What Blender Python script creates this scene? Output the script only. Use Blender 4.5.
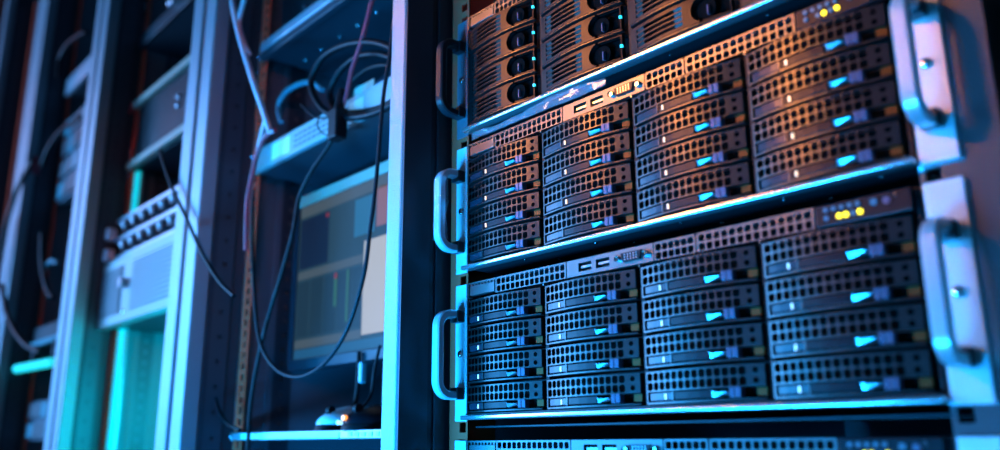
import bpy, bmesh, math, random
from mathutils import Vector, Matrix
random.seed(7)
for o in list(bpy.data.objects): bpy.data.objects.remove(o)
S = bpy.context.scene
COL = S.collection
PI = math.pi
H = 1.10            # height of the bottom lip of the upper server above the floor

# ------------------------------------------------------------------ camera
FPX, YAW, PITCH, ROLL = 850.64, 0.84783, 0.24929, -0.005874
CAM = Vector((0.64426, -0.52430, H - 0.30890))
fwd = Vector((-math.sin(YAW)*math.cos(PITCH), math.cos(YAW)*math.cos(PITCH), math.sin(PITCH)))
r0 = Vector((math.cos(YAW), math.sin(YAW), 0)); u0 = r0.cross(fwd)
rgt = math.cos(ROLL)*r0 + math.sin(ROLL)*u0
upv = math.cos(ROLL)*u0 - math.sin(ROLL)*r0
cd = bpy.data.cameras.new('camera'); cam = bpy.data.objects.new('camera', cd); COL.objects.link(cam)
cam.matrix_world = Matrix(((rgt.x, upv.x, -fwd.x, CAM.x), (rgt.y, upv.y, -fwd.y, CAM.y), (rgt.z, upv.z, -fwd.z, CAM.z), (0, 0, 0, 1)))
cd.sensor_fit = 'HORIZONTAL'; cd.sensor_width = 36.0; cd.lens = FPX/1000*36.0
cd.clip_start = 0.02; cd.clip_end = 50
cd.dof.use_dof = True; cd.dof.focus_distance = 0.79; cd.dof.aperture_fstop = 2.8; cd.dof.aperture_blades = 9
S.camera = cam
def at(u, v, Y):
    """pixel (photo frame) -> point on the vertical plane Y = const (parallel to the rack fronts)"""
    d = fwd + rgt*((u-500)/FPX) - upv*((v-225)/FPX)
    return CAM + d*((Y-CAM.y)/d.y)

# ------------------------------------------------------------------ world and light
w = bpy.data.worlds.new('world'); S.world = w; w.use_nodes = True
w.node_tree.nodes['Background'].inputs[0].default_value = (0.01, 0.03, 0.07, 1)
w.node_tree.nodes['Background'].inputs[1].default_value = 0.25
S.view_settings.view_transform = 'Standard'; S.view_settings.look = 'None'
S.view_settings.gamma = 1; S.view_settings.use_curve_mapping = False
S.view_settings.exposure = 0.0
def area(name, loc, target, sx, sy, col, power, spread=PI):
    l = bpy.data.lights.new(name, 'AREA'); l.shape = 'RECTANGLE'; l.size = sx; l.size_y = sy
    l.color = col; l.energy = power; l.spread = spread
    o = bpy.data.objects.new(name, l); COL.objects.link(o); o.location = loc
    o.rotation_euler = (Vector(target)-Vector(loc)).to_track_quat('-Z', 'Y').to_euler()
    return o
def spot(name, loc, target, col, power, ang, blend, rad):
    l = bpy.data.lights.new(name, 'SPOT'); l.color = col; l.energy = power
    l.spot_size = ang; l.spot_blend = blend; l.shadow_soft_size = rad
    o = bpy.data.objects.new(name, l); COL.objects.link(o); o.location = loc
    o.rotation_euler = (Vector(target)-Vector(loc)).to_track_quat('-Z', 'Y').to_euler()
    return o
area('blue_low_aisle_light', (-0.20, -1.10, 0.26), (-0.16, 0, 0.80), 0.6, 0.35, (0.006, 0.34, 1.0), 20, math.radians(62))
area('blue_mid_aisle_light', (-1.45, -1.45, 0.92), (0.1, 0, 0.82), 0.9, 0.45, (0.010, 0.36, 1.0), 16, math.radians(110))
area('blue_far_aisle_light', (-2.5, -1.35, 1.25), (-0.9, 0, 1.15), 0.9, 1.4, (0.12, 0.42, 0.98), 115)
area('warm_high_aisle_light', (-0.80, -1.45, 1.85), (0.26, 0, 1.21), 0.5, 0.35, (1.0, 0.32, 0.07), 0.92, math.radians(18))
area('pink_right_aisle_light', (1.9, -1.7, 1.4), (-0.75, 0, 1.15), 0.4, 0.4, (1.0, 0.24, 0.12), 0.22, math.radians(17))
area('pink_far_aisle_light', (-3.5, -1.2, 2.0), (-2.2, 0, 1.7), 0.8, 0.8, (1.0, 0.35, 0.45), 5)
area('teal_right_fill', (1.7, -1.9, 0.8), (-0.4, 0.1, 0.9), 0.8, 0.8, (0.02, 0.36, 0.75), 8)  # added teal fill to lift the dark rack interiors, not an actual lamp

# ------------------------------------------------------------------ materials
MATS = {}
def mat(name, col, rough=0.45, metal=0.0, emit=None, estr=0.0, bump=0.0, bscale=300.0, var=0.0, vscale=20.0, trans=0.0, coat=0.0, spec=0.5, alpha=1.0, ior=1.45):
    m = bpy.data.materials.new(name); m.use_nodes = True
    nt = m.node_tree; b = nt.nodes['Principled BSDF']
    b.inputs['Base Color'].default_value = (*col, 1); b.inputs['Roughness'].default_value = rough
    b.inputs['Metallic'].default_value = metal; b.inputs['Specular IOR Level'].default_value = spec
    b.inputs['Transmission Weight'].default_value = trans; b.inputs['Coat Weight'].default_value = coat
    b.inputs['Alpha'].default_value = alpha; b.inputs['IOR'].default_value = ior
    if emit: b.inputs['Emission Color'].default_value = (*emit, 1); b.inputs['Emission Strength'].default_value = estr
    tc = nt.nodes.new('ShaderNodeTexCoord')
    if bump:
        n = nt.nodes.new('ShaderNodeTexNoise'); n.inputs['Scale'].default_value = bscale; n.inputs['Detail'].default_value = 2
        bp = nt.nodes.new('ShaderNodeBump'); bp.inputs['Strength'].default_value = bump; bp.inputs['Distance'].default_value = 0.0006
        nt.links.new(tc.outputs['Object'], n.inputs['Vector']); nt.links.new(n.outputs['Fac'], bp.inputs['Height'])
        nt.links.new(bp.outputs['Normal'], b.inputs['Normal'])
    if var:
        n2 = nt.nodes.new('ShaderNodeTexNoise'); n2.inputs['Scale'].default_value = vscale; n2.inputs['Detail'].default_value = 4
        nt.links.new(tc.outputs['Object'], n2.inputs['Vector'])
        mr = nt.nodes.new('ShaderNodeMapRange'); mr.inputs['To Min'].default_value = max(0.02, rough-var); mr.inputs['To Max'].default_value = rough+var
        nt.links.new(n2.outputs['Fac'], mr.inputs['Value']); nt.links.new(mr.outputs['Result'], b.inputs['Roughness'])
        mx = nt.nodes.new('ShaderNodeMix'); mx.data_type = 'RGBA'
        mx.inputs['A'].default_value = (*[c*0.85 for c in col], 1); mx.inputs['B'].default_value = (*[min(1, c*1.12) for c in col], 1)
        nt.links.new(n2.outputs['Fac'], mx.inputs['Factor']); nt.links.new(mx.outputs['Result'], b.inputs['Base Color'])
    MATS[name] = m
    return m
mat('tray_metal', (0.068, 0.068, 0.07), 0.34, 0.9, var=0.08, vscale=60)
mat('fin_metal', (0.024, 0.022, 0.022), 0.40, 0.8, var=0.08, vscale=60)
mat('vent_metal', (0.12, 0.12, 0.125), 0.36, 0.85, var=0.08, vscale=60)
mat('black_plastic', (0.006, 0.006, 0.007), 0.5, spec=0.2)
mat('void_black', (0.003, 0.003, 0.003), 0.9, spec=0.05)  # near-black stands in for the shade inside holes and recesses
mat('black_steel', (0.022, 0.023, 0.028), 0.42, 0.5, var=0.08)
mat('bar_plastic', (0.006, 0.006, 0.009), 0.35, spec=0.22)
mat('pipe_plastic', (0.012, 0.018, 0.028), 0.25, spec=0.3)
mat('latch_silver', (0.30, 0.31, 0.34), 0.28, 0.9)
mat('latch_grey', (0.09, 0.075, 0.13), 0.4)
mat('stop_warm_lit', (0.22, 0.045, 0.006), 0.45, 0.4)  # warm light on the plain metal stop, put into an orange base
mat('lip_silver', (0.72, 0.74, 0.78), 0.24, 0.9)
mat('ear_silver', (0.56, 0.58, 0.62), 0.42, 0.3, var=0.05, vscale=25)
mat('ear_dark', (0.16, 0.14, 0.17), 0.42, 0.4)
mat('handle_silver', (0.50, 0.52, 0.56), 0.32, 0.35)
mat('handle_black', (0.015, 0.015, 0.018), 0.3)
mat('handle_foot', (0.03, 0.03, 0.035), 0.4, 0.5)
mat('screw_metal', (0.6, 0.6, 0.62), 0.15, 1.0)
mat('rail_orange_lit', (0.80, 0.075, 0.035), 0.5, 0.1, spec=0.2)  # orange light on the metal rails is put into this red base colour
mat('rail_polished', (0.60, 0.62, 0.66), 0.16, 0.95)
mat('post_paint', (0.22, 0.235, 0.26), 0.34, 0.3, bump=1.0, bscale=700)
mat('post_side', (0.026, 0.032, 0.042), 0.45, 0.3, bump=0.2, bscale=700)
mat('hole_strip', (0.05, 0.056, 0.07), 0.42, 0.5)
mat('panel_dark', (0.09, 0.115, 0.14), 0.5, 0.1, var=0.08, vscale=8)
mat('device_dark', (0.012, 0.014, 0.02), 0.45, 0.3)
mat('device_grey', (0.30, 0.28, 0.27), 0.5, 0.1, var=0.05)
mat('device_teal_lit', (0.05, 0.07, 0.09), 0.45, 0.2)  # teal light on the far servers is put into the body colour
mat('grille_dark', (0.06, 0.065, 0.075), 0.5, 0.3)
mat('shelf_metal', (0.32, 0.34, 0.38), 0.35, 0.5)
mat('shelf_dark', (0.035, 0.04, 0.05), 0.45, 0.4)
mat('cable_black', (0.005, 0.005, 0.006), 0.45, spec=0.15)
mat('cable_grey', (0.008, 0.009, 0.011), 0.5, spec=0.16)
mat('cable_white', (0.55, 0.5, 0.55), 0.35)
mat('cable_red', (0.35, 0.04, 0.06), 0.4)
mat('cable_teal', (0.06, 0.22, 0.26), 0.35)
mat('beige_plastic', (0.30, 0.22, 0.16), 0.5)
mat('white_plastic', (0.62, 0.62, 0.64), 0.3, coat=0.3)
mat('label_white', (0.7, 0.72, 0.74), 0.5)
mat('label_cream', (0.5, 0.46, 0.36), 0.5)
mat('film', (0.75, 0.85, 0.95), 0.12, trans=0.0, alpha=0.16, spec=1.0, coat=1.0, bump=0.5, bscale=60)
mat('bag_plastic', (0.13, 0.22, 0.33), 0.18, coat=0.8, alpha=0.75, bump=0.8, bscale=40)
mat('led_yellow', (0.5, 0.45, 0.02), 0.3, emit=(1.0, 0.82, 0.03), estr=3.0)
mat('led_cyan', (0.02, 0.3, 0.35), 0.3, emit=(0.02, 0.65, 0.9), estr=2.0)
mat('led_white', (0.6, 0.7, 0.8), 0.2, emit=(0.45, 0.8, 1.0), estr=1.2)
mat('led_warm', (0.8, 0.6, 0.4), 0.2, emit=(1.0, 0.62, 0.28), estr=1.4)
mat('led_orange', (0.6, 0.2, 0.05), 0.3, emit=(1.0, 0.32, 0.05), estr=1.6)
mat('led_dim', (0.10, 0.16, 0.2), 0.15, coat=0.5)
mat('rail_glow_cyan', (0.02, 0.4, 0.45), 0.3, emit=(0.0, 0.62, 0.72), estr=0.9)  # emission standing in for cyan light falling on the rail
mat('stub_cyan', (0.02, 0.4, 0.45), 0.3, emit=(0.02, 0.75, 0.72), estr=1.0)
mat('floor_tile', (0.10, 0.11, 0.12), 0.35, var=0.08, vscale=6)
mat('wall_paint', (0.10, 0.11, 0.13), 0.7, var=0.05, vscale=4)
mat('ceiling_paint', (0.12, 0.12, 0.13), 0.8, var=0.05, vscale=4)
def scr(name, c, s=1.0): return mat(name, (0.006, 0.006, 0.006), 0.4, emit=c, estr=s, spec=0.08)
scr('screen_base', (0.018, 0.045, 0.065)); scr('screen_bar', (0.06, 0.085, 0.10)); scr('screen_navy', (0.006, 0.012, 0.035))
scr('screen_pane', (0.012, 0.030, 0.045)); scr('screen_white', (0.42, 0.42, 0.42)); scr('screen_blue', (0.02, 0.13, 0.26))
scr('screen_pink', (0.22, 0.10, 0.11)); scr('screen_green', (0.03, 0.12, 0.07)); scr('screen_red', (0.2, 0.02, 0.03)); scr('screen_task', (0.015, 0.09, 0.20))

# ------------------------------------------------------------------ helpers
def new_bm(): return bmesh.new()
def mesh_of(name, bm, m, smooth=False):
    bmesh.ops.recalc_face_normals(bm, faces=bm.faces)
    me = bpy.data.meshes.new(name); bm.to_mesh(me); bm.free(); me.materials.append(MATS[m])
    if smooth:
        for p in me.polygons: p.use_smooth = True
        try: me.set_sharp_from_angle(angle=math.radians(38))
        except Exception: pass
    return me
def link(name, me, parent=None, loc=(0, 0, 0), rot=None):
    o = bpy.data.objects.new(name, me); COL.objects.link(o)
    if parent: o.parent = parent
    o.location = loc
    if rot: o.rotation_euler = rot
    return o
def obj(name, bm, m, parent=None, loc=(0, 0, 0), smooth=False): return link(name, mesh_of(name, bm, m, smooth), parent, loc)
def tag(o, label, cat, group=None):
    o['label'] = label; o['category'] = cat
    if group: o['group'] = group
    return o
def thing(name, label, cat, loc=(0, 0, 0), group=None):
    o = bpy.data.objects.new(name, None); COL.objects.link(o); o.location = loc; o.empty_display_size = 0.05
    return tag(o, label, cat, group)
def struct(name, bm, m, parent=None):
    o = obj(name, bm, m, parent)
    if not parent: o['kind'] = 'structure'
    return o
def box(bm, x0, x1, y0, y1, z0, z1, bev=0.0, seg=2):
    M = Matrix.Translation(((x0+x1)/2, (y0+y1)/2, (z0+z1)/2)) @ Matrix.Diagonal((abs(x1-x0), abs(y1-y0), abs(z1-z0), 1))
    r = bmesh.ops.create_cube(bm, size=1, matrix=M)
    if bev:
        es = {e for v in r['verts'] for e in v.link_edges}
        bmesh.ops.bevel(bm, geom=list(es), offset=bev, segments=seg, affect='EDGES', profile=0.5)
    return bm
def bx(*a, **k): return box(new_bm(), *a, **k)
def cyl(bm, p0, p1, r, seg=16, r2=None, bev=0):
    p0, p1 = Vector(p0), Vector(p1); d = p1-p0
    M = Matrix.Translation((p0+p1)/2) @ d.to_track_quat('Z', 'Y').to_matrix().to_4x4()
    bmesh.ops.create_cone(bm, cap_ends=True, segments=seg, radius1=r, radius2=r if r2 is None else r2, depth=d.length, matrix=M)
    return bm
def cr(pts, n=8, closed=False):
    P = [Vector(p) for p in pts]; out = []; N = len(P)
    rng = range(N) if closed else range(N-1)
    for i in rng:
        if closed: a, b, c, d = P[(i-1) % N], P[i], P[(i+1) % N], P[(i+2) % N]
        else: a, b, c, d = P[max(i-1, 0)], P[i], P[i+1], P[min(i+2, N-1)]
        for k in range(n):
            t = k/n
            out.append(0.5*((2*b)+(c-a)*t+(2*a-5*b+4*c-d)*t*t+(-a+3*b-3*c+d)*t**3))
    if not closed: out.append(P[-1])
    return out
def tube(bm, pts, r, seg=10, closed=False):
    P = [Vector(p) for p in pts]; N = len(P); rings = []
    nrm = None
    for i in range(N):
        if closed: t = (P[(i+1) % N]-P[i-1]).normalized()
        else: t = (P[min(i+1, N-1)]-P[max(i-1, 0)]).normalized()
        if nrm is None: nrm = t.orthogonal().normalized()
        nrm = (nrm - t*nrm.dot(t)).normalized(); b = t.cross(nrm)
        rings.append([bm.verts.new(P[i]+r*(math.cos(2*PI*k/seg)*nrm+math.sin(2*PI*k/seg)*b)) for k in range(seg)])
    for i in range(N if closed else N-1):
        A, B = rings[i], rings[(i+1) % N]
        for k in range(seg): bm.faces.new((A[k], A[(k+1) % seg], B[(k+1) % seg], B[k]))
    if not closed: bm.faces.new(rings[0][::-1]); bm.faces.new(rings[-1])
    return bm
def cable(name, pts, r, m, label, group=None, n=8, closed=False, cat='cable'):
    bm = tube(new_bm(), cr(pts, n, closed), r, 10, closed)
    c = sum((v.co for v in bm.verts), Vector())/len(bm.verts); c.z = min(v.co.z for v in bm.verts)
    bmesh.ops.translate(bm, verts=bm.verts, vec=-c)
    o = obj(name, bm, m, None, c, True); tag(o, label, cat, group)
    return o
def perf(bm, x0, x1, z0, z1, nx, nz, hw, hh, y=0.0, dep=0.0015, ch=0.30, skip=None, axis='y'):
    """plate with nx*nz rounded holes; hw/hh = hole size, real openings with walls"""
    cx, cz = (x1-x0)/nx, (z1-z0)/nz
    def V(x, z, yy): return bm.verts.new((x, yy, z) if axis == 'y' else (yy, x, z))
    for i in range(nx):
        for j in range(nz):
            a, b, c, d = x0+i*cx, x0+(i+1)*cx, z0+j*cz, z0+(j+1)*cz
            co = [V(a, c, y), V(b, c, y), V(b, d, y), V(a, d, y)]
            mx, mz, k = (a+b)/2, (c+d)/2, ch*min(hw, hh)
            l, r, bt, t = mx-hw/2, mx+hw/2, mz-hh/2, mz+hh/2
            hp = [(l, bt+k), (l+k, bt), (r-k, bt), (r, bt+k), (r, t-k), (r-k, t), (l+k, t), (l, t-k)]
            h = [V(*q, y) for q in hp]; g = [V(*q, y+dep) for q in hp]
            for q in range(4):
                h1, h2, h3 = h[2*q], h[2*q+1], h[(2*q+2) % 8]
                bm.faces.new((co[q], h2, h1)); bm.faces.new((co[q], co[(q+1) % 4], h3, h2))
            for q in range(8): bm.faces.new((h[q], h[(q+1) % 8], g[(q+1) % 8], g[q]))
    return bm
def poly(bm, pts, y0, y1):
    A = [bm.verts.new((x, y0, z)) for x, z in pts]; B = [bm.verts.new((x, y1, z)) for x, z in pts]
    bm.faces.new(A); bm.faces.new(B[::-1]); n = len(A)
    for i in range(n): bm.faces.new((A[i], A[(i+1) % n], B[(i+1) % n], B[i]))
    return bm
TW, BOW = 0.1035, 0.0062
def bow(bm):
    for v in bm.verts:
        t = (v.co.x-TW/2)/(TW/2); v.co.y -= BOW*(1-min(1, t*t))
    return bm
def split_x(bm, n=10):
    for i in range(1, n):
        bmesh.ops.bisect_plane(bm, geom=bm.verts[:]+bm.edges[:]+bm.faces[:], plane_co=(TW*i/n, 0, 0), plane_no=(1, 0, 0))
    return bm

# ------------------------------------------------------------------ the setting
struct('floor', bx(-4.6, 2.4, -2.6, 1.6, -0.05, 0.0), 'floor_tile')
struct('ceiling', bx(-4.6, 2.4, -2.6, 1.6, 2.8, 2.85), 'ceiling_paint')
struct('wall_back', bx(-4.6, 2.4, 1.6, 1.65, 0.0, 2.8), 'wall_paint')
struct('wall_left', bx(-4.65, -4.6, -2.6, 1.6, 0.0, 2.8), 'wall_paint')
struct('wall_right', bx(2.4, 2.45, -2.6, 1.6, 0.0, 2.8), 'wall_paint')
struct('wall_front', bx(-4.6, 2.4, -2.65, -2.6, 0.0, 2.8), 'wall_paint')
RT = 2.30   # rack height

# ------------------------------------------------------------------ rack cabinets
def square_rail(name, parent, x0, x1, y, m, zlo, zhi, hx):
    """mounting rail flange with square holes, 3 per rack unit"""
    bm = new_bm(); n = int((zhi-zlo)/0.01588)
    perf(bm, hx-0.0075, hx+0.0075, zlo, zlo+n*0.01588, 1, n, 0.0095, 0.0095, y, 0.002, 0.06)
    top = zlo+n*0.01588
    box(bm, x0, hx-0.0075, y, y+0.002, zlo, top); box(bm, hx+0.0075, x1, y, y+0.002, zlo, top)
    return obj(name, bm, m, parent)
# rack A: holds the storage servers
ra = thing('server_rack', 'black server rack holding the stack of storage servers in the foreground', 'server rack', (0.22, 0, 0))
L = lambda bm: (bmesh.ops.translate(bm, verts=bm.verts, vec=(-0.22, 0, 0)), bm)[1]
def ra_part(name, bm, m, smooth=False): return obj(name, L(bm), m, ra, smooth=smooth)
def rail_bm(x0, x1, hx, y, zlo=0.05, zhi=RT-0.05):
    bm = new_bm(); n = int((zhi-zlo)/0.01588); top = zlo+n*0.01588
    perf(bm, hx-0.0075, hx+0.0075, zlo, top, 1, n, 0.0095, 0.0095, y, 0.002, 0.06)
    if hx-0.0075 > x0: box(bm, x0, hx-0.0075, y, y+0.002, zlo, top)
    if hx+0.0075 < x1: box(bm, hx+0.0075, x1, y, y+0.002, zlo, top)
    return bm
ra_part('mounting_rail', rail_bm(-0.027, -0.0010, -0.0085, 0.0024), 'rail_orange_lit')
b_ = new_bm(); box(b_, -0.029, -0.027, 0.0024, 0.06, 0.05, RT-0.05); ra_part('rail_flange', b_, 'rail_orange_lit')
ra_part('mounting_rail', rail_bm(0.4385, 0.4855, 0.4465, 0.0045), 'rail_polished')
ra_part('rail_flange', bx(0.4855, 0.4875, 0.0045, 0.07, 0.05, RT-0.05), 'rail_polished')
b_ = new_bm(); box(b_, -0.0372, -0.0350, -0.0540, -0.0205, 0.05, RT, 0.0004); ra_part('post_face', b_, 'post_side')
b_ = new_bm(); box(b_, -0.0372, -0.0375+0.0005, -0.0200, -0.0130, 0.05, RT); ra_part('post_groove', b_, 'black_steel')
b_ = new_bm(); box(b_, -0.0372, -0.0345, -0.0125, 0.0600, 0.05, RT, 0.0004); ra_part('post_return', b_, 'post_side')
for yy in (0.010, 0.045): ra_part('support_rail', bx(0.002, 0.436, yy, yy+0.012, H-0.2962, H-0.2945, 0.0003), 'black_steel')
ra_part('front_post', bx(0.500, 0.540, 0.020, 0.10, 0.0, RT, 0.002), 'black_steel')
ra_part('back_panel', bx(-0.036, 0.54, 0.80, 0.805, 0.05, RT), 'panel_dark')
ra_part('side_panel', bx(0.536, 0.54, 0.10, 0.80, 0.05, RT), 'panel_dark')
ra_part('side_panel', bx(-0.0372, -0.0345, 0.06, 0.80, 0.05, RT), 'panel_dark')
ra_part('top_cover', bx(-0.037, 0.54, 0.0, 0.805, RT, RT+0.02), 'black_steel')
ra_part('base', bx(-0.037, 0.54, 0.0, 0.805, 0.0, 0.05), 'black_steel')

def make_rack(ox, label, right_post):
    """rack to the left of the server rack; ox = offset of its right boundary"""
    r = thing('server_rack', label, 'server rack', (ox-0.3, 0, 0), 'grey racks receding down the row')
    T = lambda bm: (bmesh.ops.translate(bm, verts=bm.verts, vec=(0.3, 0, 0)), bm)[1]
    def part(name, bm, m, smooth=False): return obj(name, T(bm), m, r, smooth=smooth)
    def post(x0, x1):
        b = new_bm(); box(b, x0, x1, -0.055, -0.030, 0, RT, 0.003, 3); part('front_post', b, 'post_paint')
    post(-0.600, -0.561); post(*right_post)
    b = new_bm(); box(b, right_post[0]+0.004, right_post[1]-0.0005, -0.030, 0.05, 0, RT); part('post_channel', b, 'post_side')
    # inner face of the left post: plain strip, strip with round holes, plain strip
    part('post_channel', bx(-0.599, -0.5625, -0.030, 0.022, 0.0, RT), 'post_side')
    part('post_channel', bx(-0.5625, -0.5610, -0.0295, -0.0240, 0.0, RT), 'post_side')
    b = new_bm(); n = 60
    perf(b, -0.0235, 0.004, 0.06, 0.06+n*0.036, 1, n, 0.0075, 0.0075, -0.5602, -0.0012, 0.30, axis='x'); part('hole_strip', b, 'hole_strip')
    part('post_channel', bx(-0.5625, -0.5610, 0.0050, 0.022, 0.0, RT), 'post_side')
    # mounting rails
    for (x0, x1, hx) in ((-0.5605, -0.533, -0.544), (-0.112+0.03, -0.066, -0.073)):
        bm = new_bm(); n = int((RT-0.1)/0.01588); top = 0.05+n*0.01588
        perf(bm, hx-0.0065, hx+0.0065, 0.05, top, 1, n, 0.0095, 0.0095, 0.0225, 0.002, 0.06)
        if hx-0.0065 > x0: box(bm, x0, hx-0.0065, 0.0225, 0.0245, 0.05, top)
        if hx+0.0065 < x1: box(bm, hx+0.0065, x1, 0.0225, 0.0245, 0.05, top)
        part('mounting_rail', bm, 'rail_orange_lit')
    bm = new_bm(); n = int((RT-0.1)/0.022)
    perf(bm, 0.075, 0.105, 0.06, 0.06+n*0.022, 1, n, 0.008, 0.008, -0.5535, -0.0012, 0.2, axis='x'); part('rear_strut', bm, 'hole_strip')
    part('rear_strut', bx(-0.5560, -0.5535, 0.066, 0.075, 0.05, RT), 'panel_dark')
    bm = new_bm(); n = 40
    perf(bm, 0.0255, 0.066, 0.06, 0.06+n*0.054, 1, n, 0.004, 0.004, -0.5555, -0.0012, 0.3, axis='x'); part('side_panel', bm, 'panel_dark')
    part('side_panel', bx(-0.5560, -0.5540, 0.105, 0.80, 0.05, RT), 'panel_dark')
    part('side_panel', bx(-0.5990, -0.5575, 0.0225, 0.80, 0.05, RT), 'panel_dark')
    part('back_panel', bx(-0.5575, -0.039, 0.80, 0.805, 0.05, RT), 'panel_dark')
    part('top_cover', bx(-0.60, -0.039, -0.03, 0.805, RT, RT+0.02), 'black_steel')
    part('base', bx(-0.5575, -0.039, 0.025, 0.80, 0.0, 0.05), 'black_steel')
    return r
rb = make_rack(0.0, 'grey rack with a monitor and a mouse shelf, directly left of the storage servers', (-0.064, -0.0376))
rc = make_rack(-0.6, 'grey rack glowing cyan inside, holding the grey fan-grille unit', (-0.055, -0.015))
rd = make_rack(-1.2, 'grey rack with the short glowing cyan light rod inside', (-0.055, -0.015))
re_ = make_rack(-1.8, 'farthest grey rack at the left edge of the photo', (-0.075, -0.010))

# ------------------------------------------------------------------ storage servers
MC = {}
def cached(key, fn):
    if key not in MC: MC[key] = fn()
    return MC[key]
def shape_handle(h=0.086, out=0.028, wx=0.0052, th=0.0040):
    """U handle swept in the Y-Z plane, centre z = 0"""
    path = []; R = 0.013; z1 = h/2-th
    path.append((-0.0012, z1)); path.append((-(out-R), z1))
    for k in range(1, 9): a = k/8*PI/2; path.append((-(out-R)-R*math.sin(a), z1-R+R*math.cos(a)))
    for k in range(0, 8): a = k/8*PI/2; path.append((-(out-R)-R*math.cos(a), -z1+R-R*math.sin(a)))
    path.append((-(out-R), -z1)); path.append((-0.0012, -z1))
    bm = new_bm(); rings = []
    c = 0.0014
    sec = [(-wx+c, -th), (wx-c, -th), (wx, -th+c), (wx, th-c), (wx-c, th), (-wx+c, th), (-wx, th-c), (-wx, -th+c)]
    for i, (y, z) in enumerate(path):
        a = Vector(path[max(i-1, 0)]); b = Vector(path[min(i+1, len(path)-1)]); t = (b-a).normalized(); n = Vector((t.y, -t.x))
        rings.append([bm.verts.new((sx, y+n.x*sn, z+n.y*sn)) for sx, sn in sec])
    for A, B in zip(rings, rings[1:]):
        for k in range(8): bm.faces.new((A[k], A[(k+1) % 8], B[(k+1) % 8], B[k]))
    bm.faces.new(rings[0]); bm.faces.new(rings[-1][::-1])
    return bm
def shape_screw(r=0.0042):
    bm = new_bm(); bmesh.ops.create_uvsphere(bm, u_segments=16, v_segments=8, radius=r)
    for v in bm.verts: v.co.y *= 0.55
    return bm

# -- mesh-front tray (second, third and fourth servers)
def tray_face():
    bm = new_bm()
    perf(bm, 0.0012, 0.0900, 0.0096, 0.0238, 14, 2, 0.0054, 0.0061, 0, 0.0003, 0.22)
    perf(bm, 0.0900, 0.1025, 0.0096, 0.0238, 1, 2, 0.0040, 0.0040, 0, 0.0003, 0.29)
    for (a, b, c, d) in ((0.0, 0.1030, 0.0238, 0.0243), (0.0, 0.1030, 0.0091, 0.0096), (0.0, 0.1030, 0.0, 0.0012)):
        t = bx(a, b, -0.0004, 0.006, c, d); split_x(t); me = bpy.data.meshes.new('t'); t.to_mesh(me); t.free(); bm.from_mesh(me); bpy.data.meshes.remove(me)
    box(bm, 0.0, 0.0012, -0.0004, 0.006, 0.0, 0.0243); box(bm, 0.1024, 0.1030, -0.0004, 0.006, 0.0091, 0.0243)
    return mesh_of('drive_tray', bow(bm), 'tray_metal')
def tray_body(): return mesh_of('tray_body', bow(split_x(bx(0.0005, 0.1028, 0.0095, 0.020, 0.0002, 0.0250))), 'void_black')
def tray_bar(): return mesh_of('handle_bar', bow(split_x(bx(0.0285, 0.0620, 0.0006, 0.005, 0.0026, 0.0082, 0.0003))), 'bar_plastic')
def tray_pipe(): return mesh_of('light_pipe', bow(split_x(bx(0.0030, 0.0272, 0.0004, 0.005, 0.0024, 0.0084, 0.0005))), 'pipe_plastic')
def tray_div(): return mesh_of('bar_divider', bow(bx(0.0272, 0.0285, -0.0002, 0.004, 0.0020, 0.0088)), 'tray_metal')
def tray_latch():
    bm = new_bm(); poly(bm, [(0.064, 0.0028), (0.0665, 0.0030), (0.0760, 0.0046), (0.0760, 0.0062), (0.0660, 0.0062), (0.064, 0.0074)], -0.0018, 0.003)
    for v in bm.verts:
        if v.co.y < 0 and v.co.z < 0.006: v.co.y += 0.0014
    return mesh_of('release_latch', bow(bm), 'latch_silver')
def tray_block():
    bm = new_bm(); box(bm, 0.0775, 0.0812, -0.0016, 0.004, 0.0022, 0.0092, 0.0004); box(bm, 0.0818, 0.0858, -0.0016, 0.004, 0.0022, 0.0092, 0.0004)
    return mesh_of('latch_block', bow(bm), 'latch_grey')
def tray_stop(): return mesh_of('latch_stop', bow(bx(0.0955, 0.1022, 0.0022, 0.006, 0.0030, 0.0085)), 'stop_warm_lit')
def led_mesh(m): return mesh_of('indicator_light', bow(bx(-0.0006, 0.0006, -0.0004, 0.001, 0.0030, 0.0074)), m)
# -- finned tray (upper server)
def fin_face():
    bm = new_bm(); zb, zt = 0.0022, 0.0246
    nf = 5; pit = (zt-zb)/nf
    box(bm, 0.0005, 0.0085, 0, 0.0016, zb, zt)
    rows = [zb+0.0026+i*0.00455 for i in range(5)]
    edges = [zb]+[v for zc in rows[:4] for v in (zc+0.0001, zc+0.0032)]+[zt]
    for i in range(0, len(edges), 2): box(bm, 0.0085, 0.0580, 0, 0.0016, edges[i], edges[i+1])
    for zc in rows[:4]:
        for s, (a, b) in enumerate(((0.0085, 0.0165), (0.0500, 0.0580))):      # sloping slot ends
            q = [bm.verts.new((a, 0.0024, zc+0.0001)), bm.verts.new((b, 0.0024, zc+0.0001)), bm.verts.new((b, 0.0003, zc+0.0032)), bm.verts.new((a, 0.0003, zc+0.0032))]
            bm.faces.new(q)
    split_x(bm)
    pts = [(0.058, zb), (0.0735, zb)]+[(0.0765-0.0105*math.cos(a), (zb+zt)/2+0.0105*math.sin(a)) for a in [(-75+15*k)*PI/180 for k in range(11)]]+[(0.0735, zt), (0.058, zt)]
    poly(bm, pts, 0, 0.005)
    return mesh_of('drive_tray', bow(bm), 'fin_metal')
def fin_body(): return mesh_of('tray_body', bow(split_x(bx(0.0005, 0.1028, 0.0095, 0.020, 0.0002, 0.0250))), 'void_black')
def fin_bottom(): return mesh_of('bottom_edge', bow(split_x(bx(0.0005, 0.1010, -0.0004, 0.004, 0.0004, 0.0013))), 'tray_metal')
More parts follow.
